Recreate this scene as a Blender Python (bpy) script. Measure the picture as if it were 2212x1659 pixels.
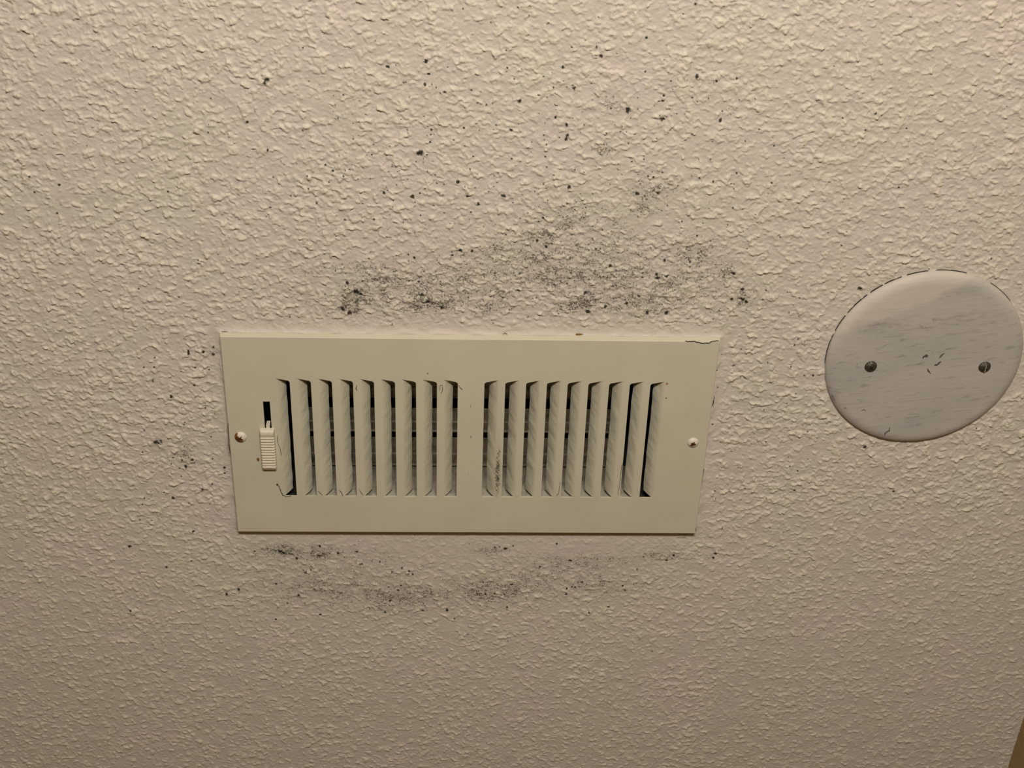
import bpy, bmesh, math, random
import numpy as np
from mathutils import Matrix, Vector
from mathutils.geometry import delaunay_2d_cdt

for o in list(bpy.data.objects): bpy.data.objects.remove(o)
sc = bpy.context.scene
COL = sc.collection
H = 2.4                      # ceiling height; all "local" coordinates below are (x, y, z) relative to the ceiling plane

# ------------------------------------------------------------------ camera
FPX, CX, CY = 2950.0, 1106.0, 829.5
RC = np.array([[0.99892979, -0.03124064, -0.03410728],
               [0.00863941, 0.85046704, -0.52595739],
               [0.04543836, 0.52509984, 0.84982676]])
CP = np.array([-0.0129265, -0.47782868, -0.71140158])
cam = bpy.data.cameras.new('camera'); cam_o = bpy.data.objects.new('camera', cam); COL.objects.link(cam_o)
cam.sensor_width = 36; cam.lens = 36 * FPX / 2212; cam.clip_start = .02
m = Matrix.Identity(4)
for i in range(3):
    m[i][0] = RC[0][i]; m[i][1] = -RC[1][i]; m[i][2] = -RC[2][i]; m[i][3] = CP[i] + (H if i == 2 else 0)
cam_o.matrix_world = m
sc.camera = cam_o

def at(px, py, z=0.0):
    "point of the plane at height z (relative to the ceiling) seen at a pixel of the photograph"
    d = np.array([(px - CX) / FPX, (py - CY) / FPX, 1.0]) @ RC
    return CP + d * ((z - CP[2]) / d[2])

# ------------------------------------------------------------------ light, exposure
vs = sc.view_settings
vs.view_transform = 'Standard'; vs.look = 'None'; vs.gamma = 1; vs.use_curve_mapping = False
vs.exposure = 0.0
w = bpy.data.worlds.new('world'); sc.world = w; w.use_nodes = True
w.node_tree.nodes['Background'].inputs[0].default_value = (0.9, 0.75, 0.6, 1)
w.node_tree.nodes['Background'].inputs[1].default_value = 0.1
def area(name, loc, target, sx, sy, power, col):
    l = bpy.data.lights.new(name, 'AREA'); l.shape = 'RECTANGLE'; l.size = sx; l.size_y = sy; l.energy = power; l.color = col
    o = bpy.data.objects.new(name, l); COL.objects.link(o); o.location = loc
    o.rotation_euler = (Vector(target) - Vector(loc)).to_track_quat('-Z', 'Y').to_euler()
    return o
area('vanity_lamp', (0.05, -0.91, H - 0.77), (0, 0.0, H), 0.32, 0.10, 10.05, (1.0, 0.945, 0.835))

# ------------------------------------------------------------------ materials
def nd(nt, typ, **kw):
    n = nt.nodes.new(typ)
    for k, v in kw.items():
        if k.startswith('_'): setattr(n, k[1:], v)
        else: n.inputs[k].default_value = v
    return n
def ramp(nt, fac, a, b):
    n = nd(nt, 'ShaderNodeMapRange', _clamp=True); n.inputs[1].default_value = a; n.inputs[2].default_value = b
    nt.links.new(fac, n.inputs[0]); return n.outputs[0]
def mix(nt, fac, a, b, blend='MIX'):
    n = nd(nt, 'ShaderNodeMix', _data_type='RGBA', _blend_type=blend)
    for s, v in ((0, fac), (6, a), (7, b)):
        if hasattr(v, 'is_linked'): nt.links.new(v, n.inputs[s])
        elif s == 0: n.inputs[0].default_value = v
        else: n.inputs[s].default_value = (*v, 1)
    return n.outputs[2]
def mth(nt, op, a, b=None):
    n = nd(nt, 'ShaderNodeMath', _operation=op)
    for s, v in ((0, a), (1, b)):
        if v is None: continue
        if hasattr(v, 'is_linked'): nt.links.new(v, n.inputs[s])
        else: n.inputs[s].default_value = v
    return n.outputs[0]
def new_mat(name, rough=.6, metal=0., spec=.3):
    M = bpy.data.materials.new(name); M.use_nodes = True; nt = M.node_tree
    b = nt.nodes['Principled BSDF']; b.inputs['Roughness'].default_value = rough; b.inputs['Metallic'].default_value = metal
    b.inputs['Specular IOR Level'].default_value = spec
    tc = nd(nt, 'ShaderNodeTexCoord')
    return M, nt, b, tc.outputs['Object']
def noise(nt, co, scale, detail=3, rough=.5, stretch=None, dist=0.):
    if stretch:
        if len(stretch) > 1:
            m0 = nd(nt, 'ShaderNodeMapping'); m0.inputs['Rotation'].default_value = (0, 0, stretch[1])
            nt.links.new(co, m0.inputs[0]); co = m0.outputs[0]
        mp = nd(nt, 'ShaderNodeMapping'); mp.inputs['Scale'].default_value = stretch[0]
        nt.links.new(co, mp.inputs[0]); co = mp.outputs[0]
    n = nd(nt, 'ShaderNodeTexNoise', Scale=scale, Detail=detail, Roughness=rough, Distortion=dist); nt.links.new(co, n.inputs['Vector'])
    return n.outputs[0]
def bump(nt, b, h, dist, strength=1.):
    n = nd(nt, 'ShaderNodeBump', Strength=strength, Distance=dist); nt.links.new(h, n.inputs['Height'])
    nt.links.new(n.outputs[0], b.inputs['Normal'])
def attr(nt, name):
    n = nd(nt, 'ShaderNodeAttribute', _attribute_name=name); return n.outputs['Fac']
MOULD = (0.045, 0.039, 0.024)
def stain(nt, co, col, spots=True):
    d = attr(nt, 'mould')
    n = noise(nt, co, 1000, 3, .6)
    n2 = noise(nt, co, 260, 3, .6)
    v = mth(nt, 'ADD', mth(nt, 'MULTIPLY', n, .62), mth(nt, 'MULTIPLY', n2, .38))
    v = mth(nt, 'ADD', v, mth(nt, 'MULTIPLY', d, .21))
    v = mth(nt, 'SUBTRACT', v, mth(nt, 'MULTIPLY', attr(nt, 'flake'), .035))
    sp = mth(nt, 'MULTIPLY', ramp(nt, v, .595, .71), ramp(nt, d, .03, .2))
    col = mix(nt, mth(nt, 'MULTIPLY', ramp(nt, d, 0, 1), .30), col, (.24, .22, .16))
    col = mix(nt, mth(nt, 'MULTIPLY', sp, .85), col, MOULD)
    if spots:
        s = ramp(nt, attr(nt, 'spot'), .2, .8)
        col = mix(nt, mth(nt, 'MULTIPLY', s, .96), col, (.020, .016, .008))
    return col

def ceiling_mat():
    M, nt, b, co = new_mat('ceiling_paint', .62, 0, .28)
    big = ramp(nt, noise(nt, co, 16, 3), .35, .65)
    fl = attr(nt, 'flake')
    base = mix(nt, big, (.655, .580, .530), (.632, .585, .508))
    base = mix(nt, mth(nt, 'MULTIPLY', fl, .62), base, (.760, .700, .560))  # lighter, yellower flake tops: the lamp's warm tint put into the colour
    col = stain(nt, co, base)
    nt.links.new(col, b.inputs['Base Color'])
    h = mth(nt, 'ADD', noise(nt, co, 480, 4, .6), mth(nt, 'MULTIPLY', noise(nt, co, 1500, 2, .5), .25))
    bump(nt, b, h, .0006, .55)
    return M
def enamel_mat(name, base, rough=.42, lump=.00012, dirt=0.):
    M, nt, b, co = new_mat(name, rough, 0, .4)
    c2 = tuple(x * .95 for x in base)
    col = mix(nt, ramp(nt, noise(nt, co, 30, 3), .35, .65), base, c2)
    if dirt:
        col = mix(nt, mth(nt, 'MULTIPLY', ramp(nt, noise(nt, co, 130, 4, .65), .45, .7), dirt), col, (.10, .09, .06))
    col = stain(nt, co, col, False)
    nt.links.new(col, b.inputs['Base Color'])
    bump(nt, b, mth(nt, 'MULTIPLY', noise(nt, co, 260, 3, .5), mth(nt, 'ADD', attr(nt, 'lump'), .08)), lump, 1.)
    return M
def disc_mat():
    M, nt, b, co = new_mat('brushed_cover_paint', .55, 0, .3)
    st = noise(nt, co, 90, 4, .6, ((.45, 3.0, 1), .10), .5)
    st2 = noise(nt, co, 190, 3, .6, ((.45, 2.6, 1), .16), .6)
    patch = ramp(nt, noise(nt, co, 26, 3, .55, ((.7, 1.5, 1),)), .42, .62)
    col = mix(nt, patch, (.505, .472, .440), (.445, .425, .398))
    k = mth(nt, 'MULTIPLY', mth(nt, 'ADD', .25, mth(nt, 'MULTIPLY', patch, .35)), ramp(nt, st2, .58, .66))
    col = mix(nt, k, col, (.24, .225, .21))
    k2 = mth(nt, 'MULTIPLY', ramp(nt, attr(nt, 'mould'), .0, 1.), ramp(nt, noise(nt, co, 330, 4, .65, ((.6, 1.6, 1),)), .48, .60))
    col = mix(nt, mth(nt, 'MULTIPLY', k2, .8), col, (.21, .195, .19))
    col = mix(nt, attr(nt, 'rim'), col, (.61, .545, .49))
    nt.links.new(col, b.inputs['Base Color'])
    bump(nt, b, mth(nt, 'ADD', st, mth(nt, 'MULTIPLY', st2, .5)), .0003, .6)
    return M
def plain(name, base, rough=.6, metal=0., scale=200, var=.12, bmp=.0001):
    M, nt, b, co = new_mat(name, rough, metal, .4)
    nt.links.new(mix(nt, ramp(nt, noise(nt, co, scale, 3), .35, .65), base, tuple(x * (1 - var) for x in base)), b.inputs['Base Color'])
    bump(nt, b, noise(nt, co, scale * 2, 2), bmp)
    return M
def rusty_mat(name, off, amt, radial=False, paint=(.72, .66, .58)):
    M, nt, b, co = new_mat(name, .45, 0, .5)
    mp = nd(nt, 'ShaderNodeMapping'); mp.inputs['Location'].default_value = off; nt.links.new(co, mp.inputs[0])
    n = noise(nt, mp.outputs[0], 420, 3, .6)
    if radial:
        ln = nd(nt, 'ShaderNodeVectorMath', _operation='LENGTH'); nt.links.new(mp.outputs[0], ln.inputs[0])
        g = mth(nt, 'MULTIPLY', ln.outputs['Value'], -150)
    else:
        sx = nd(nt, 'ShaderNodeSeparateXYZ'); nt.links.new(mp.outputs[0], sx.inputs[0])
        g = mth(nt, 'MULTIPLY', mth(nt, 'ADD', sx.outputs[0], mth(nt, 'MULTIPLY', sx.outputs[1], -.75)), -110)
    m_ = ramp(nt, mth(nt, 'ADD', mth(nt, 'ADD', n, g), amt), .50, .60)
    c = mix(nt, ramp(nt, noise(nt, co, 900, 3), .42, .62), (.30, .105, .018), (.06, .022, .008))
    nt.links.new(mix(nt, m_, paint, c), b.inputs['Base Color'])
    bump(nt, b, n, .0003)
    return M
M_CEIL = ceiling_mat()
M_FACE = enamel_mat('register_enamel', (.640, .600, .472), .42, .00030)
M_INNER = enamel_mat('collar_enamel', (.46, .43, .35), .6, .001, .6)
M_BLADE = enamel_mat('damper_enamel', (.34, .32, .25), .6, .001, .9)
M_DUCT = plain('dark_duct_metal', (.03, .03, .028), .7, 0)  # near-black: darkness of the unlit void put into the colour
M_LEVER = plain('lever_plastic', (.74, .67, .55), .42, 0, 300, .06)
M_DISC = disc_mat()
M_CRACK = plain('crack_shadow', (.022, .015, .009), .9)
M_STEEL = plain('tarnished_steel', (.115, .11, .085), .42, .55, 700, .6, .0004)
M_SLOT = plain('bright_slot', (.55, .5, .42), .35, .5, 700)
M_DARK = plain('screw_recess', (.02, .017, .01), .8)
M_RUST = plain('rust_stain', (.33, .16, .035), .8, 0, 900, .5)
M_RUSTL = plain('pale_rust_stain', (.46, .30, .14), .8, 0, 900, .3)
M_CHIP = plain('bare_chip', (.13, .115, .09), .7, 0, 900, .3)
M_WALL = plain('beige_wall_paint', (.36, .25, .11), .7, 0, 120, .08, .0006)
M_ROOM = plain('room_wall_paint', (.58, .40, .19), .7, 0, 120, .05, .0006)
M_FLOOR = plain('floor_tile_tone', (.35, .28, .22), .6, 0, 20, .1)

# ------------------------------------------------------------------ helpers
def link(name, me, mat, parent=None, loc=(0, 0, 0)):
    o = bpy.data.objects.new(name, me); COL.objects.link(o)
    me.materials.append(mat)
    if parent: o.parent = parent
    o.location = loc
    return o
def mesh(name, vs_, fs, smooth=False):
    me = bpy.data.meshes.new(name); me.from_pydata([tuple(map(float, v)) for v in vs_], [], fs); me.update()
    if smooth:
        for p in me.polygons: p.use_smooth = True
    return me
def thing(name, label, cat, loc):
    o = bpy.data.objects.new(name, None); COL.objects.link(o); o.location = loc; o.empty_display_size = .02
    o['label'] = label; o['category'] = cat
    return o
def struct(o): o['kind'] = 'structure'; return o
def box_vf(x0, x1, y0, y1, z0, z1, inward=False):
    v = [(x, y, z) for z in (z0, z1) for y in (y0, y1) for x in (x0, x1)]
    f = [(0, 2, 3, 1), (4, 5, 7, 6), (0, 1, 5, 4), (1, 3, 7, 5), (3, 2, 6, 7), (2, 0, 4, 6)]
    if inward: f = [q[::-1] for q in f]
    return v, f

# gradient noise in numpy
_rs = np.random.RandomState(7)
_perm = _rs.permutation(4096)
_ang = _rs.rand(4096) * 2 * np.pi
_gx, _gy = np.cos(_ang).astype(np.float32), np.sin(_ang).astype(np.float32)
def gn(x, y, seed=0):
    xi = np.floor(x); yi = np.floor(y); xf = (x - xi).astype(np.float32); yf = (y - yi).astype(np.float32)
    xi = xi.astype(np.int64) + seed * 57; yi = yi.astype(np.int64) + seed * 131
    u = xf * xf * xf * (xf * (xf * 6 - 15) + 10); v = yf * yf * yf * (yf * (yf * 6 - 15) + 10)
    def g(i, j, a, b):
        h = _perm[(_perm[(xi + i) & 4095] + yi + j) & 4095]
        return _gx[h] * a + _gy[h] * b
    n00 = g(0, 0, xf, yf); n10 = g(1, 0, xf - 1, yf); n01 = g(0, 1, xf, yf - 1); n11 = g(1, 1, xf - 1, yf - 1)
    a = n00 + u * (n10 - n00); b = n01 + u * (n11 - n01)
    return (a + v * (b - a)) * 1.5
def fbm(x, y, o=3, seed=0, g=.5):
    s = 0; a = 1; t = 0
    for i in range(o):
        s = s + a * gn(x * 2 ** i, y * 2 ** i, seed + i * 3); t += a; a *= g
    return s / t
def ss(a, b, x):
    t = np.clip((x - a) / (b - a), 0, 1); return t * t * (3 - 2 * t)

# ------------------------------------------------------------------ the register's measures (metres)
W2, H2, T = 0.1493, 0.0730, 0.0052        # half width, half height, stand-off of the face
RX, RY, RR = 0.2769, -0.0594, 0.0608      # round cover
WALLX = 0.4104

# ------------------------------------------------------------------ ceiling
STEP = .00058
def axis(lo, hi, flo, fhi):
    c = list(np.arange(flo, fhi + STEP / 2, STEP))
    def out(start, end, sgn):
        r = []; s = STEP; x = start
        while (end - x) * sgn > 0:
            s = min(s * 1.25, .05); x = x + sgn * s
            if (end - x) * sgn <= s * .6: x = end
            r.append(x)
        return r
    return np.array(out(c[0], lo, -1)[::-1] + c + (out(c[-1], hi, 1) if hi > c[-1] + 1e-6 else []))
ROOM = (-1.2, WALLX, -1.35, 1.5)
def mould_density(x, y):
    blobs = [(1180, 560, 130, 50, .45), (1170, 515, 45, 25, .55), (765, 635, 26, 20, .8), (752, 668, 26, 9, .8), (905, 635, 30, 22, .6), (930, 655, 55, 16, .85),
             (1230, 600, 170, 48, .5), (1255, 655, 40, 18, .75), (1390, 650, 90, 18, .6), (1412, 410, 45, 22, .5), (1392, 450, 22, 16, .6),
             (1490, 545, 50, 30, .5), (1572, 585, 20, 18, .7), (1600, 645, 16, 20, .6), (1305, 322, 22, 12, .6), (1090, 545, 50, 35, .45), (1000, 610, 150, 45, .42),
             (1330, 560, 110, 60, .42), (830, 650, 120, 30, .45), (1480, 615, 80, 40, .42), (1250, 480, 110, 40, .38), (1480, 175, 50, 20, .2), (1330, 220, 30, 20, .3),
             (605, 1190, 55, 16, .62), (700, 1195, 55, 18, .5), (690, 1270, 110, 35, .42), (850, 1290, 120, 26, .58), (1060, 1275, 80, 26, .62), (1060, 1190, 36, 10, .5),
             (1260, 1215, 90, 18, .46), (1430, 1203, 55, 10, .5), (1300, 1262, 80, 20, .44), (1150, 1250, 110, 40, .38), (740, 1230, 180, 50, .3),
             (395, 975, 16, 26, .5), (345, 955, 12, 10, .4), (450, 762, 25, 8, .45), (1650, 880, 40, 60, .15), (500, 1015, 10, 16, .3)]
    d = np.zeros(x.shape, np.float32)
    for px, py, sx, sy, a in blobs:
        c = at(px, py); ex = at(px + sx, py)[0] - c[0]; ey = at(px, py + sy)[1] - c[1]
        q = ((x - c[0]) / ex) ** 2 + ((y - c[1]) / ey) ** 2
        d = np.maximum(d, a * np.exp(-q * .6)) + .25 * a * np.exp(-q) * (d > 0)
    d *= (.85 + .75 * fbm(x / .016, y / .010, 3, 61))
    d = np.maximum(d, .42 * ss(-.155, -.09, -np.abs(x - .03) * .9) * ss(-.175, -.10, y) * (1 - ss(-.092, -.080, y)) * (.6 + 1.4 * fbm(x / .03, y / .02, 2, 66)))
    d = d * (1 - .06 * ss(.05, .08, y))
    return np.clip(d, 0, .72)
SPOTS = [(920,132,5),(576,172,5),(572,178,4),(1502,9,3.5),(1396,81,3),(838,144,4),(926,160,3),(918,181,3.5),(961,199,3.5),(1018,194,2.5),(1122,217,4.5),(1216,145,3.5),
 (1240,190,4),(1288,101,3),(1298,120,4.5),(1505,165,4.5),(1548,174,3.5),(1591,170,2.5),(1357,237,6),(1430,257,5.5),(1556,260,4.5),(1434,206,3),(1431,217,3),(1223,268,4),(1225,292,4),
 (1223,301,4),(1104,280,3.5),(1200,253,3),(907,330,7.5),(989,392,4.5),(923,370,2),(932,280,3),(891,425,5),(896,436,2),(1009,424,3.5),(1033,441,4.5),(1088,422,5),(830,416,3.5),(837,411,2),(745,475,3),
 (882,549,2.5),(895,557,3.5),(1173,471,3.5),(1400,381,2.5),(1540,392,3),(1230,403,4.5),(1376,418,4.5),(1422,416,4),(1585,408,2),(1287,537,3.5),(534,263,3.5),(450,286,2),(64,380,2.5),
 (128,399,3),(75,415,2.5),(123,461,3),(583,448,3),(578,325,3),(730,255,2),(742,205,2.5),(719,368,3),(704,355,2.5),(800,45,2.5),(1603,625,4.5),(1604,646,5),(1612,652,4),(1890,245,2.5),
 (1820,255,2),(1941,405,2.5),(1992,460,2),(2140,558,3),(1857,622,5),(1756,810,3.5),(2110,925,2.5),(2175,229,2),(1868,965,5),(2130,970,3),(1930,1060,3.5),(1655,1075,2),(1650,885,2),
 (1557,955,2),(605,1191,4.5),(578,1185,3),(490,1283,4.5),(516,1273,4.5),(418,1148,3.5),(280,1180,4.5),(360,1225,4),(282,1318,4),(1232,1210,4.5),(1242,1268,3),(1314,1310,3.5),
 (1409,1407,2.5),(1455,1200,4),(1545,1196,4),(1541,1205,4),(1010,1370,2.5),(913,1318,4),(966,1318,5),(860,1275,3.5),(843,1298,4.5),(832,1322,4),(408,763,4),(407,758,3),
 (439,760,4),(460,765,4),(461,749,3),(370,855,4.5),(420,832,3),(415,992,4.5),(401,1008,4.5),(394,993,3),(337,955,5.5),(348,952,3.5),(438,1055,3.5),(374,1075,4.5),(485,1010,3.5),(486,1022,3),
 (330,823,3),(1092,1185,5),(1069,1182,3),(1095,1310,4),(1105,1262,4),(1166,1225,4),(550,1190,3),(612,1194,4),(630,1196,3),(640,1206,4),(660,1236,4),(690,1200,4),(771,1192,4),(780,1218,4),(645,1285,4),
 (596,1338,3),(692,1327,4),(1345,1265,3),(1350,1275,2.5),(1223,1283,3.5),(1376,1230,3),(1440,1210,3),(690,1180,4),(730,1194,4),(820,1213,3),(1380,640,4),(1420,600,5),(1418,592,4),(1318,574,4),
 (1436,562,4),(1490,565,3),(1580,645,4),(1585,590,5),(1265,632,5),(1398,675,5),(1270,672,6),(1308,662,4),(1440,675,5),(1352,655,4),(770,630,7),(780,634,4),(912,635,4),(925,650,6),(955,665,5),
 (740,668,5),(755,675,5),(750,610,4),(905,608,3),(908,598,3),(1020,542,4),(995,540,4),(977,551,3),(1160,520,4),(1180,532,4),(1070,590,3),(1120,626,3),(1440,595,4)]
def build_ceiling():
    flo, fhi = -.350, WALLX
    xs = axis(ROOM[0], ROOM[1], flo, fhi); xs[-1] = WALLX
    ys = axis(ROOM[2], ROOM[3], -.290, .305)
    X, Y = np.meshgrid(xs, ys); nx, ny = len(xs), len(ys)
    fine = ss(-.42, -.36, X) * ss(-.36, -.30, Y) * (1 - ss(.31, .38, Y))
    # domain warp, then thresholded noise: ragged flat-topped flakes with steep edges
    wx = X + .0016 * gn(X / .004, Y / .004, 3) + .0007 * gn(X / .0016, Y / .0016, 5)
    wy = Y + .0016 * gn(X / .004, Y / .004, 8) + .0007 * gn(X / .0016, Y / .0016, 9)
    dens = fbm(X / .035, Y / .028, 2, 21)
    a = fbm(wx / .0072, wy / .0058, 3, 1, .55) + .16 * dens
    b = fbm(wx / .0038, wy / .0034, 2, 31, .6) + .18 * dens
    far = ss(-.02, .16, Y)
    f1 = ss(.11, .30, a); f2 = ss(.17, .38, b)
    h = .00080 * f1 * (1 - .62 * far) * (.8 + .7 * fbm(X / .003, Y / .003, 2, 41)) + .00066 * f2 * (1 - .12 * far)
    h += .00048 * fbm(X / .014, Y / .013, 2, 51) * (1 - .45 * far)
    h += .00015 * gn(X / .0020, Y / .0019, 71) * (1 - .3 * far)
    h += .00013 * (1 - .85 * far) * (1 - 3.2 * np.abs(gn(wx / .0060, wy / .0042, 75))) * (.5 + ss(-.3, .3, dens))
    # brushed smoother next to the register, most of all just below it
    dx = np.maximum(np.abs(X) - W2, 0); dy = np.maximum(np.abs(Y) - H2, 0); d = np.hypot(dx, dy)
    d = d + .003 * fbm(X / .012, Y / .012, 2, 81)
    amp = .15 + .85 * ss(.001, .011, d)
    below = ss(.06, .075, Y) * (1 - ss(.085, .118, Y + .008 * gn(X / .03, Y / .03, 85))) * (1 - ss(.12, .165, np.abs(X)))
    amp *= 1 - .62 * below
    h *= amp
    dd = np.hypot(X - RX, Y - RY) - RR
    h *= .35 + .65 * ss(0, .004, np.abs(dd) * (dd > 0))
    h += .0014 * np.exp(-np.maximum(d, 0) / .0018) * (dx + dy > 0)       # bead of paint against the register
    z = -h * (.25 + .75 * fine)
    Z = z.astype(np.float32)
    co = np.stack([X.astype(np.float32), Y.astype(np.float32), Z], -1).reshape(-1, 3)
    idx = np.arange(nx * ny).reshape(ny, nx)
    xc = (xs[:-1] + xs[1:]) / 2; yc = (ys[:-1] + ys[1:]) / 2
    XC, YC = np.meshgrid(xc, yc)
    keep = ~((np.abs(XC) < .1285) & (np.abs(YC) < .0500))
    q = np.stack([idx[:-1, :-1], idx[1:, :-1], idx[1:, 1:], idx[:-1, 1:]], -1)[keep]      # normal towards the room
    me = bpy.data.meshes.new('ceiling')
    n = len(q)
    me.vertices.add(len(co)); me.vertices.foreach_set('co', co.ravel())
    me.loops.add(n * 4); me.loops.foreach_set('vertex_index', q.ravel().astype(np.int32))
    me.polygons.add(n); me.polygons.foreach_set('loop_start', np.arange(0, n * 4, 4, dtype=np.int32))
    me.polygons.foreach_set('use_smooth', np.ones(n, bool))
    me.update(calc_edges=True)
    sp = np.zeros(X.shape, np.float32)
    rnd = random.Random(4)
    extra = []
    for i in range(520):
        px = rnd.gauss(1150, 330); py = rnd.gauss(400, 170)
        if py > 700 or py < 0 or px < 0 or px > 2200: continue
        extra.append((px, py, rnd.choice((1.4, 1.6, 1.8, 2.2))))
    for i in range(60):
        extra.append((rnd.uniform(300, 470), rnd.uniform(740, 1150), rnd.choice((1.4, 1.8, 2.4))))
    for i in range(70):
        extra.append((rnd.uniform(1530, 1760), rnd.uniform(600, 1200), rnd.choice((1.4, 1.8, 2.4))))
    for i in range(45):
        extra.append((rnd.gauss(900, 250), rnd.gauss(1250, 50), rnd.choice((1.8, 2.4, 3))))
    for px, py, r in SPOTS + extra:
        c = at(px, py); rm = r * .00024
        i0, i1 = np.searchsorted(xs, [c[0] - rm * 2.5, c[0] + rm * 2.5]); j0, j1 = np.searchsorted(ys, [c[1] - rm * 2.5, c[1] + rm * 2.5])
        if i1 <= i0 or j1 <= j0: continue
        sx = X[j0:j1, i0:i1]; sy = Y[j0:j1, i0:i1]
        e = rnd.uniform(.8, 1.2)
        q_ = np.hypot((sx - c[0]) * e, (sy - c[1]) / e) / rm + .6 * gn(sx / .0013, sy / .0013, 90)
        sp[j0:j1, i0:i1] = np.maximum(sp[j0:j1, i0:i1], np.clip(1.5 - q_, 0, 1))
    md = mould_density(X, Y) * ss(.0, .004, d)
    for nm, arr in (('mould', md), ('spot', sp), ('flake', np.clip(f1 * .7 + f2 * .5, 0, 1) * amp)):
        at_ = me.attributes.new(nm, 'FLOAT', 'POINT'); at_.data.foreach_set('value', arr.astype(np.float32).ravel())
    return struct(link('ceiling', me, M_CEIL, None, (0, 0, H)))
build_ceiling()

def wall(name, x0, x1, y0, y1, mat, z0=0., z1=H):
    v, f = box_vf(x0, x1, y0, y1, z0, z1); return struct(link(name, mesh(name, v, f), mat))
wall('wall_right', ROOM[1], ROOM[1] + .1, ROOM[2] - .1, ROOM[3] + .1, M_WALL)
wall('wall_left', ROOM[0] - .1, ROOM[0], ROOM[2] - .1, ROOM[3] + .1, M_ROOM)
wall('wall_front', ROOM[0], ROOM[1], ROOM[2] - .1, ROOM[2], M_ROOM)
wall('wall_back', ROOM[0], ROOM[1], ROOM[3], ROOM[3] + .1, M_ROOM)
wall('floor', ROOM[0] - .1, ROOM[1] + .1, ROOM[2] - .1, ROOM[3] + .1, M_FLOOR, -.1, 0)

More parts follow.
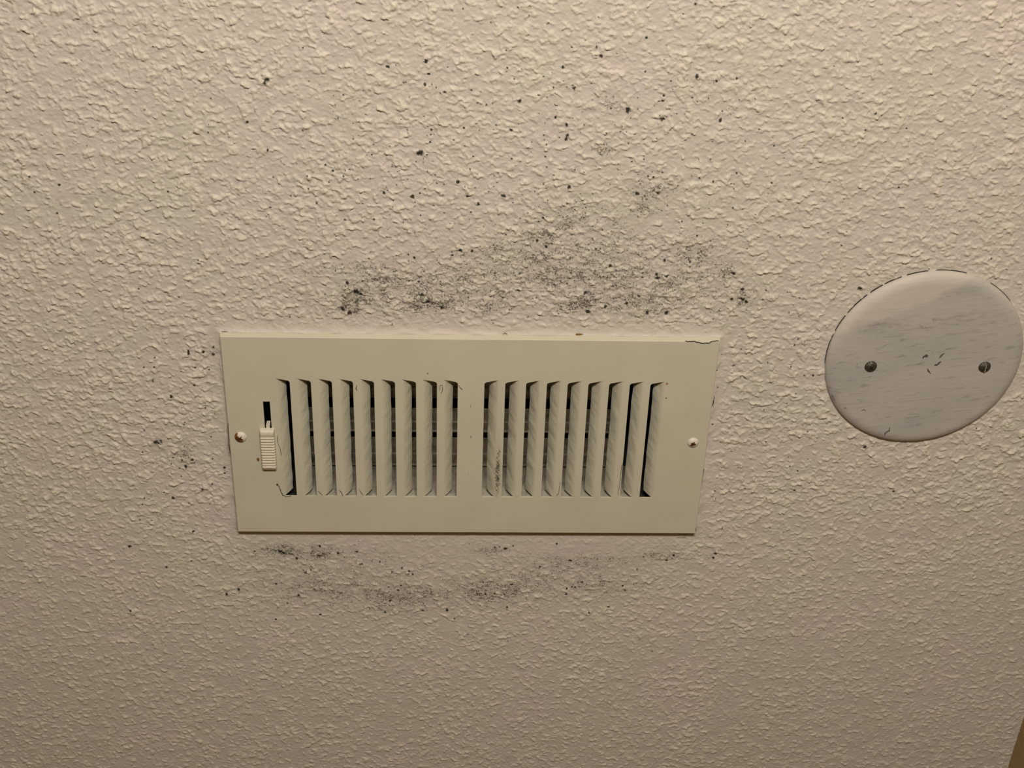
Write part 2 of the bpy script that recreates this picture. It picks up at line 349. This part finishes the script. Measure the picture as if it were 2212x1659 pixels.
# ------------------------------------------------------------------ air register
reg = thing('ceiling_register', 'cream painted rectangular ceiling air vent with two banks of curved louvers', 'air vent', (0, 0, H))
SX0, SP, SWID, SY = .1183, .01269, .0087, .0440      # outermost slot edge, pitch, slot width, half height of slots
MIDX = SX0 - 8 * SP - SWID            # half width of the middle bar
LEVX0, LEVX1, LEVY0, LEVY1 = -.1266, -.1224, -.0274, .0215
def top_edge(ax):
    "upper rim of the stamped openings at distance ax from the register's middle (attached edge outside)"
    u = (SX0 - ax) % SP if ax < SX0 else 0
    if u > SWID: return -SY
    if u < .004: return -SY + .0007 * u / .004
    if u < SWID - .0009: return -SY + .0007 + .0009 * (u - .004) / (SWID - .0049)
    return -SY + .0016 + .0010 * (u - SWID + .0009) / .0009
def build_face():
    V, F, key = [], [], {}
    def vtx(x, y, z=None):
        k = (round(x, 6), round(y, 6), None if z is None else round(z, 6))
        if k not in key:
            key[k] = len(V); V.append((x, y, -T if z is None else z))
        return key[k]
    w, h = W2 - .0007, H2 - .0007
    us = set()
    for k in range(9):
        a = SX0 - k * SP
        for d in (0, .002, .004, .006, SWID - .0009, SWID - .0004, SWID): us.add(round(a - d, 6))
        if k: us.add(round(a + .0001, 6))
    us = sorted(us)
    xs = [-x for x in us[::-1]] + [-.004, 0, .004] + us
    xs = [-w, -w + .004, -.138, LEVX0, LEVX1] + xs + [-LEVX1, .132, .140, w - .004, w]
    ys = [-h, -h + .004, -.062, -.053, -SY]
    yb = [SY, .053, .062, h - .004, h]
    ym = [-SY, LEVY0, -.01, .01, LEVY1, SY]
    for i in range(len(xs) - 1):
        x0, x1 = xs[i], xs[i + 1]; xm = (x0 + x1) / 2
        win = MIDX < abs(xm) < SX0
        for j in range(4):
            t0 = t1 = ys[j + 1]
            if j == 3 and win:
                e = 1e-5
                t0, t1 = top_edge(abs(x0 + e * (1 if x0 < xm else -1))), top_edge(abs(x1 - e))
                if abs(t0 - t1) > .0012:                       # beside an open edge: step down crisply
                    t0 = t1 = min(t0, t1)
                if j == 3 and (t0 > -SY or t1 > -SY):
                    F.append((vtx(x0, ys[3]), vtx(x0, ys[4]), vtx(x1, ys[4]), vtx(x1, ys[3])))
                    a, b, c, d = vtx(x0, ys[4]), vtx(x0, t0), vtx(x1, t1), vtx(x1, ys[4])
                    q = []
                    for m_ in (a, b, c, d):
                        if m_ not in q: q.append(m_)
                    if len(q) > 2: F.append(tuple(q))
                    RIM.append(((x1, t1), (x0, t0)))
                    continue
            F.append((vtx(x0, ys[j]), vtx(x0, ys[j + 1]), vtx(x1, ys[j + 1]), vtx(x1, ys[j])))
        for j in range(4):
            F.append((vtx(x0, yb[j]), vtx(x0, yb[j + 1]), vtx(x1, yb[j + 1]), vtx(x1, yb[j])))
        if win:
            if (SX0 - abs(xm)) % SP < SWID: RIM.append(((x0, SY), (x1, SY)))
        else:
            for j in range(len(ym) - 1):
                if LEVX0 - 1e-6 < xm < LEVX1 + 1e-6 and ym[j] >= LEVY0 - 1e-6 and ym[j + 1] <= LEVY1 + 1e-6: continue
                F.append((vtx(x0, ym[j]), vtx(x0, ym[j + 1]), vtx(x1, ym[j + 1]), vtx(x1, ym[j])))
    RIM.append(((-MIDX, SY), (-MIDX, -SY))); RIM.append(((MIDX, -SY), (MIDX, SY)))
    L = [(LEVX0, LEVY0), (LEVX0, LEVY1), (LEVX1, LEVY1), (LEVX1, LEVY0)]
    for i in range(4): RIM.append((L[(i + 1) % 4], L[i]))
    for (x0, y0), (x1, y1) in RIM:
        if math.hypot(x1 - x0, y1 - y0) < 1e-7: continue
        b = len(V); V += [(x0, y0, -T), (x1, y1, -T), (x1, y1, -T + .0012), (x0, y0, -T + .0012)]
        F.append((b, b + 1, b + 2, b + 3))
    # turned-down outer edge
    def ring(d, z):
        x, y = w + d, h + d
        b = len(V); V.extend([(-x, -y, z), (x, -y, z), (x, y, z), (-x, y, z)]); return b
    prof = [(0, -T), (.00025, -T + .00015), (.0004, -T + .0005), (.0013, .0012)]
    r = [ring(d, z) for d, z in prof]
    for k in range(len(r) - 1):
        for i in range(4):
            F.append((r[k] + i, r[k + 1] + i, r[k + 1] + (i + 1) % 4, r[k] + (i + 1) % 4))
    me = mesh('face_plate', V, F)
    bm = bmesh.new(); bm.from_mesh(me); bmesh.ops.remove_doubles(bm, verts=bm.verts, dist=2e-6)
    bm.to_mesh(me); bm.free()
    return link('face_plate', me, M_FACE, reg)
RIM = []
build_face()

PROF = [(-.0040, .0), (-.0028, 0), (-.0016, 0.0), (-.0004, .00005), (.0005, .00025), (.0011, .0006), (.0018, .0012), (.0025, .0019), (.0033, .0028), (.0040, .0037), (.0047, .0047), (.0053, .0057), (.0057, .0065)]
def build_louver(bank, k):
    seed = (k + 1) * 7 + (3 if bank > 0 else 0)
    NU, NV = 36, 90
    pr = np.array(PROF[3:] if k == 0 else PROF); NP = len(pr)
    if k == 0: pr[0] = (0, 0)
    t = np.linspace(0, NP - 1, NU + 1)
    px = np.interp(t, range(NP), pr[:, 0]); pz = np.interp(t, range(NP), pr[:, 1])
    ty = np.linspace(0, 1, NV + 1)
    U, Vv = np.meshgrid(np.linspace(0, 1, NU + 1), ty)
    PX, Yy = np.meshgrid(px, ty); PZ, _ = np.meshgrid(pz, ty)
    rear = np.clip(PX / .0055, 0, 1)
    Yc = -SY + 2 * SY * Yy
    Yc = Yc - .0020 * rear * Yy + .0007 * np.clip(PX / .004, 0, 1) * (1 - Yy)
    fade = ss(.0003, .0028, PX)
    pass
    x0 = (-SX0 + k * SP)
    amp = .00022 if bank < 0 else .00028
    lump = (gn((Yc + PX * 1.4) / .0095, PX / .007 + seed * 3.7, seed) + .4 * gn((Yc + PX) / .0042, PX / .004, seed + 5)) * amp * fade
    wob = .00022 * gn(Yc / .010 + seed, Yc * 0 + .5, seed) * rear
    x = x0 + PX + lump * .6 + wob; z = PZ - lump * .8 - T
    if bank > 0: x = -x
    co = np.stack([x, Yc, z], -1).reshape(-1, 3)
    n1 = NU + 1; F = []
    for j in range(NV):
        for i in range(NU):
            q = (j * n1 + i, (j + 1) * n1 + i, (j + 1) * n1 + i + 1, j * n1 + i + 1)
            F.append(q if bank < 0 else q[::-1])
    me = mesh('louver', co, F, True)
    lp = me.attributes.new('lump', 'FLOAT', 'POINT'); lp.data.foreach_set('value', fade.astype(np.float32).ravel())
    md = np.zeros(len(co), np.float32)
    if bank > 0 and k == 8:      # the innermost louver right of the middle bar carries a dark streak
        c = at(1075, 1005, -.002)
        q = ((co[:, 0] - c[0] ) / .0014) ** 2 + ((co[:, 1] - c[1] - .003) / .019) ** 2
        md = (.95 * np.exp(-q * .8)).astype(np.float32)
    a = me.attributes.new('mould', 'FLOAT', 'POINT'); a.data.foreach_set('value', md)
    o = link('louver', me, M_FACE, reg)
    s = o.modifiers.new('thickness', 'SOLIDIFY'); s.thickness = .0007; s.offset = -1
    e = o.modifiers.new('crisp_rim', 'EDGE_SPLIT'); e.split_angle = math.radians(50)
    if bank > 0 and k == 8: o['label'] = 'louver with a dark mould streak along its edge'
    return o
for bank in (-1, 1):
    for k in range(9): build_louver(bank, k)

# collar: two long painted flanges behind the slots
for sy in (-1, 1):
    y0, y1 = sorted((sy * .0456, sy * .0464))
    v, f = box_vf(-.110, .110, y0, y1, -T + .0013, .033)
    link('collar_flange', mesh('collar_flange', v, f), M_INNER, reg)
def damper(yf, y_up, z_low, z_up, seed):
    "one damper blade: lower edge with a small turned lip, a fold along the middle"
    ym = yf + (y_up - yf) * .42
    prof = [(y_up, z_up), (ym - .0004, (z_up + z_low) / 2 + .0008), (ym + .0004, (z_up + z_low) / 2 - .0002), (yf - .0012, z_low - .0002), (yf - .0004, z_low - .0010), (yf, z_low - .0016)]
    N = 60; V = []; F = []
    for i in range(N + 1):
        x = -.106 + .197 * i / N
        for y, z in prof:
            q = float(gn(np.array([x / .011]), np.array([y / .01 + seed]), seed)[0])
            V.append((x, y + .0003 * q, z + .0003 * q))
    n = len(prof)
    for i in range(N):
        for j in range(n - 1): F.append((i * n + j, i * n + j + 1, (i + 1) * n + j + 1, (i + 1) * n + j))
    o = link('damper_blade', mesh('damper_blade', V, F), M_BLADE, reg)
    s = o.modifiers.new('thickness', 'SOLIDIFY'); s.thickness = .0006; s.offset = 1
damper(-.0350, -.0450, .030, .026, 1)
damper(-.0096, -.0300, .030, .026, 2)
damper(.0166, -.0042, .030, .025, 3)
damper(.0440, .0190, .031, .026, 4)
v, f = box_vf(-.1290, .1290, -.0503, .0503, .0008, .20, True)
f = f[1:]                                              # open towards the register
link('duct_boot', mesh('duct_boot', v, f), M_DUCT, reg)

# ribbed slider
def lever():
    x0, x1, y0, y1 = -.1294, -.1208, -.0083, .0206
    prof = [(y0, -.0002), (y0 + .0001, -.0030), (y0 + .0008, -.0040), (y0 + .0022, -.0043), (y0 + .0040, -.0041), (y0 + .0048, -.0034)]
    y = y0 + .0048; n = 12; p = (y1 - .0006 - y) / n
    for i in range(n):
        prof += [(y + .12 * p, -.0033), (y + .32 * p, -.0042), (y + .62 * p, -.0042), (y + .88 * p, -.0033)]
        y += p
    prof += [(y1, -.0034), (y1, -.0002)]
    V = []; F = []; xs = [x0, x0 + .0005, x1 - .0005, x1]
    for i, x in enumerate(xs):
        e = (i in (0, 3))
        for yy, z in prof: V.append((x, yy, -T + (z * (.82 if e else 1))))
    n = len(prof)
    for i in range(3):
        for j in range(n - 1): F.append((i * n + j, i * n + j + 1, (i + 1) * n + j + 1, (i + 1) * n + j))
    F.append(tuple(range(n))[::-1]); F.append(tuple(3 * n + j for j in range(n)))
    me = mesh('lever', V, F)
    return link('lever', me, M_LEVER, reg)
lv = lever(); lv['label'] = 'ribbed cream damper slider'
def stem():
    v, f = box_vf(-.1256, -.1234, -.0108, -.0080, -T - .0012, -T + .004)
    link('lever_stem', mesh('lever_stem', v, f), M_LEVER, reg)
stem()

def lathe(name, prof, n, mat, parent, loc, rot=0., squash=(1, 1), rimattr=False, recess=None):
    V = [(0, 0, prof[0][1])]; F = []
    for r, z in prof[1:]:
        V += [(r * math.cos(2 * math.pi * i / n + rot) * squash[0], r * math.sin(2 * math.pi * i / n + rot) * squash[1], z) for i in range(n)]
    for i in range(n): F.append((0, 1 + (i + 1) % n, 1 + i))
    for k in range(len(prof) - 2):
        for i in range(n):
            a = 1 + k * n + i; b = 1 + k * n + (i + 1) % n
            F.append((a, b, b + n, a + n))
    me = mesh(name, V, F, True)
    return link(name, me, mat, parent, loc)
def bar_mesh(name, l, w_, h, mat, parent, loc, ang):
    v, f = box_vf(-l / 2, l / 2, -w_ / 2, w_ / 2, -h, 0)
    o = link(name, mesh(name, v, f), mat, parent, loc); o.rotation_euler.z = ang; return o
HEAD = [(0, -.0019), (.0012, -.00185), (.0024, -.0015), (.0033, -.0009), (.0039, -.0001), (.0040, .0006)]
def screw(parent, x, y, z, mat, label, cross, ang=0., sc_=1., r=None):
    s = lathe('screw', [(a * sc_, b * sc_) for a, b in HEAD], 28, mat, parent, (x, y, z)); s['label'] = label
    for a in ((0, math.pi / 2) if cross else (0,)):
        bar_mesh('screw_slot', (.0034 if cross else .0052) * sc_, .0006 * sc_, .0008, cross_m if cross is True else (M_DARK if cross else slot_m), s, (0, 0, -.00118 * sc_), ang + a)
    return s
cross_m, slot_m = plain('rusty_recess', (.09, .035, .012), .8), M_SLOT
p = at(520, 944, -T)
screw(reg, p[0], p[1], -T, rusty_mat('rusted_screw_paint', (.0004, .0, 0), .13), 'heavily rusted painted screw head', True, .5, .98)
p = at(1497, 956, -T)
screw(reg, p[0], p[1], -T, rusty_mat('chipped_screw_paint', (.0, -.0006, 0.0012), .27, True), 'white painted screw head with rusty cross recess', True, .3, .92)

# ------------------------------------------------------------------ round cover
cov = thing('cover_plate', 'round greyish-white painted blank cover with two dark screws', 'cover plate', (RX, RY, H))
def build_disc():
    prof = [(0, -.0048)]
    for i in range(1, 27): prof.append((.0535 * i / 26, -.0048 + .0002 * (i / 26) ** 2))
    for i in range(1, 11):
        a = math.radians(9 * i); prof.append((.0535 + .0070 * math.sin(a), -.0046 + .0040 * (1 - math.cos(a)) * 1.0))
    prof += [(RR, .0012)]
    n = 160
    o = lathe('plate', prof, n, M_DISC, cov, (0, 0, 0))
    me = o.data
    co = np.zeros(len(me.vertices) * 3, np.float32); me.vertices.foreach_get('co', co); co = co.reshape(-1, 3)
    # pinkish band along the upper edge, bright chamfer shading put into colour; smudges
    ax, ay = co[:, 0], co[:, 1]
    r = np.hypot(ax, ay)
    rim = ss(.0, .006, (-ay * 1.0 - .30 * ax) - (.0435 - .012 * np.clip(-ax / .05, -1, 1)) + .004 * fbm(ax / .012, ay / .006, 2, 5))
    rim = np.maximum(rim * (.85 + .5 * fbm(ax / .02, ay / .004, 2, 15)).clip(0, 1), ss(.0575, .060, r) * .5 * (1 - ss(-.03, .03, ay)))
    md = np.zeros(len(co), np.float32)
    for px, py, sx, sy, a_ in ((2008, 700, 22, 12, 1.), (1870, 698, 35, 12, .6), (1920, 700, 60, 14, .35), (2040, 630, 60, 18, .35), (2100, 690, 60, 14, .4), (1810, 850, 12, 25, .4)):
        c = at(px, py, -.0048); ex = sx * .00031; ey = sy * .00033
        q = ((ax + RX - c[0]) / ex) ** 2 + ((ay + RY - c[1]) / ey) ** 2
        md = np.maximum(md, a_ * np.exp(-q * .7))
    for nm, arr in (('rim', rim), ('mould', md)):
        a_ = me.attributes.new(nm, 'FLOAT', 'POINT'); a_.data.foreach_set('value', arr.astype(np.float32))
build_disc()
p = at(1881, 792, -.0048)
screw(cov, p[0] - RX, p[1] - RY, -.0047, M_STEEL, 'dark tarnished screw head with cross recess', 2, 1.0, .98)
p = at(2127, 793, -.0048)
screw(cov, p[0] - RX, p[1] - RY, -.0047, M_STEEL, 'dark screw head with bright slot', False, math.pi / 2, .98)

# ------------------------------------------------------------------ chips, cracks and rust marks lying on the painted surfaces
def ribbon(name, pts, z, wpx, mat, parent, off):
    "thin raised sliver of constant small thickness along a polyline given in photo pixels on the plane z"
    rnd = random.Random(int(pts[0][0] * 7 + pts[0][1])); fine = [pts[0]]
    for a, b in zip(pts, pts[1:]):
        m_ = max(1, int(math.hypot(b[0] - a[0], b[1] - a[1]) / 3))
        for q in range(1, m_ + 1):
            j = .45 if q < m_ else 0
            fine.append((a[0] + (b[0] - a[0]) * q / m_ + rnd.uniform(-j, j), a[1] + (b[1] - a[1]) * q / m_ + rnd.uniform(-j, j)))
    P = [at(x, y, z) for x, y in fine]; V = []; F = []
    n = len(P)
    for i, q in enumerate(P):
        a = P[max(i - 1, 0)]; b = P[min(i + 1, n - 1)]; d = np.array([b[0] - a[0], b[1] - a[1]]); d /= np.linalg.norm(d) + 1e-9
        wd = .00020 * wpx / 2 * (.2 if i in (0, n - 1) else rnd.uniform(.45, 1))
        zz = q[2]
        V += [(q[0] - d[1] * wd - off[0], q[1] + d[0] * wd - off[1], zz), (q[0] + d[1] * wd - off[0], q[1] - d[0] * wd - off[1], zz)]
    m_ = len(V)
    V += [(x, y, zz + .00025) for x, y, zz in V]
    for i in range(n - 1):
        a = 2 * i; F += [(a, a + 1, a + 3, a + 2), (a + m_, a + 2 + m_, a + 3 + m_, a + 1 + m_), (a, a + 2, a + 2 + m_, a + m_), (a + 1, a + 1 + m_, a + 3 + m_, a + 3)]
    F += [(0, m_, m_ + 1, 1), (2 * n - 2, 2 * n - 1, m_ + 2 * n - 1, m_ + 2 * n - 2)]
    return link(name, mesh(name, V, F), mat, parent)
def blob(name, px, py, rx, ry, z, mat, parent, off, seed=0):
    rnd = random.Random(seed + px * 3 + py); c = at(px, py, z); V = []; n = 14
    for k in (0, 1):
        for i in range(n):
            t = 2 * math.pi * i / n; q = rnd.uniform(.65, 1.15) if not k else 0
            if not k: V.append((c[0] + .00027 * rx * q * math.cos(t) - off[0], c[1] + .00031 * ry * q * math.sin(t) - off[1], z))
            else: V.append((V[i][0], V[i][1], z + .00025))
    F = [tuple(range(n))[::-1], tuple(range(n, 2 * n))] + [(i, (i + 1) % n, n + (i + 1) % n, n + i) for i in range(n)]
    return link(name, mesh(name, V, F), mat, parent)
O = (0, 0); ZF = -T - .0001
ribbon('paint_crack', [(1480, 737), (1486, 738), (1500, 737), (1504, 739), (1511, 740), (1517, 742), (1525, 741.5), (1532, 742), (1536, 738), (1544, 737), (1549, 736), (1554, 737)], ZF - .0002, 2.4, M_CRACK, reg, O)
ribbon('paint_crack', [(492, 914), (492.5, 935), (494, 950), (494, 962), (497, 980)], ZF, 2.2, M_CRACK, reg, O)
ribbon('paint_crack', [(599, 940), (600, 955), (602, 963), (604, 965), (606, 975), (608, 984)], ZF, 1.6, M_CRACK, reg, O)
ribbon('paint_crack', [(598, 1047), (603, 1051), (606, 1060), (611, 1070), (617, 1073), (630, 1072)], ZF, 2.6, M_CRACK, reg, O)
ribbon('paint_crack', [(687, 1061), (692, 1066), (697, 1070)], ZF, 2, M_CRACK, reg, O)
ribbon('paint_crack', [(731, 1058), (737, 1063), (741, 1072)], ZF, 2.2, M_CRACK, reg, O)
ribbon('paint_crack', [(775, 1056), (778, 1061), (784, 1070)], ZF, 1.8, M_CRACK, reg, O)
ribbon('paint_crack', [(1201, 1072), (1207, 1066), (1209, 1050), (1210, 1040)], ZF, 1.6, M_CRACK, reg, O)
ribbon('paint_crack', [(990, 832), (994, 838), (999, 842)], ZF, 2.4, M_CRACK, reg, O)
ribbon('paint_crack', [(1018, 874), (1016, 881)], ZF, 1.8, M_CRACK, reg, O)
ribbon('paint_crack', [(1017, 941), (1017, 947)], ZF, 2.4, M_CRACK, reg, O)
ribbon('paint_crack', [(1013, 1021), (1010, 1025)], ZF, 1.6, M_CRACK, reg, O)
ribbon('paint_crack', [(1344, 1000), (1341, 1025), (1338, 1050), (1335, 1064), (1336, 1072)], ZF, 1.6, M_CRACK, reg, O)
ribbon('paint_crack', [(771, 832), (769, 840), (772, 845)], ZF, 3.5, M_CHIP, reg, O)
ribbon('paint_crack', [(950, 845), (951, 833), (956, 832), (956, 842), (952, 851)], ZF, 1.8, M_CRACK, reg, O)
ribbon('edge_gap', [(1543, 856), (1541, 870), (1539, 880)], -.0015, 3.2, M_CRACK, reg, O)
ribbon('edge_gap', [(1521, 1012), (1518, 1030), (1515, 1048), (1511, 1078)], -.0025, 1.6, M_CRACK, reg, O)
ribbon('edge_gap', [(1464, 1154.5), (1474, 1155.5), (1485, 1154.5)], ZF, 1.8, M_CRACK, reg, O)
ribbon('edge_gap', [(1502, 1140), (1503, 1149)], ZF, 2, M_CRACK, reg, O)
for i, (x, y, a, b) in enumerate([(1553, 729, 4, 3), (874, 719.4, 13, 1.0), (1252, 722.5, 10, 2), (1443, 727, 9, 1.6), (1408, 727, 4, 1.4)]):
    blob('rust_mark', x, y, a, b, -.0008, M_RUST if i in (0, 2) else M_RUSTL, reg, O)
blob('rust_mark', 558, 993, 4, 5, ZF, M_RUST, reg, O)
blob('rust_mark', 1441, 829, 3, 3, ZF, M_RUSTL, reg, O)
blob('paint_chip', 599, 1047, 3, 3, ZF, M_CHIP, reg, O)
blob('paint_chip', 567, 932, 4, 3, ZF, M_CRACK, reg, O)
blob('paint_chip', 924, 807, 1.8, 1.6, ZF, M_CHIP, reg, O)
blob('paint_chip', 1439, 860, 1.6, 1.6, ZF, M_CHIP, reg, O)
ribbon('edge_gap', [(476, 717), (482, 716.6), (495, 717), (512, 717)], -.0010, 1.8, M_CHIP, reg, O)
ribbon('edge_gap', [(1086, 722.5), (1090, 720), (1096, 722.5)], -.0010, 1.8, M_CRACK, reg, O)
OC = (RX, RY); ZC = -.0049
blob('paint_chip', 2001, 769, 5, 4, ZC, M_CHIP, cov, OC)
blob('paint_chip', 1994.5, 772, 1.8, 3.5, ZC, M_CHIP, cov, OC)
ribbon('paint_chip', [(2013, 765), (2016, 761)], ZC, 3, M_CHIP, cov, OC)
ribbon('paint_chip', [(2029, 774), (2034, 768), (2040, 763)], ZC, 5.5, M_CHIP, cov, OC)
ribbon('paint_chip', [(2018, 789), (2025, 788), (2033, 781)], ZC, 7, M_CHIP, cov, OC)
ribbon('paint_chip', [(2004, 796), (2006, 802), (2011, 808)], ZC, 6, M_CHIP, cov, OC)
ribbon('paint_chip', [(1911, 940), (1914, 934), (1921, 931), (1922, 923)], ZC, 4.5, M_CHIP, cov, OC)
ribbon('paint_chip', [(1796, 851), (1800, 858), (1805, 864)], ZC, 1.8, M_CRACK, cov, OC)
ribbon('paint_chip', [(1861, 887), (1866, 885), (1871, 888)], ZC, 2.2, M_CHIP, cov, OC)
ribbon('paint_chip', [(1851, 789), (1853, 785)], ZC, 2.2, M_CHIP, cov, OC)
ribbon('paint_chip', [(1824, 881), (1829, 882)], ZC, 2.2, M_CHIP, cov, OC)

def rim_gap(a0, a1, wmm):
    "dark open seam between the cover's edge and the ceiling, angles in degrees (0 = right, 90 = towards the bottom of the photo)"
    rnd = random.Random(int(a0)); n = max(3, int((a1 - a0) / 1.5)); V = []; F = []
    for i in range(n + 1):
        a = math.radians(a0 + (a1 - a0) * i / n); w_ = wmm * .00045 * (0.15 if i in (0, n) else rnd.uniform(.5, 1))
        for r in (RR + .00002, RR + w_):
            for z in (-.0008, .0004): V.append((r * math.cos(a), r * math.sin(a), z))
    for i in range(n):
        b = 4 * i
        F += [(b, b + 2, b + 6, b + 4), (b + 2, b + 3, b + 7, b + 6), (b + 1, b, b + 4, b + 5), (b + 1, b + 5, b + 7, b + 3)]
    F += [(0, 1, 3, 2), (4 * n, 4 * n + 2, 4 * n + 3, 4 * n + 1)]
    link('edge_gap', mesh('edge_gap', V, F), M_CRACK, cov)
for a0, a1, w_ in ((176, 196, .35), (198, 209, .4), (211, 226, .55), (228, 236, .7), (237, 247, .5), (250, 262, .35), (266, 284, .3), (300, 318, .25)):
    rim_gap(a0, a1, w_)
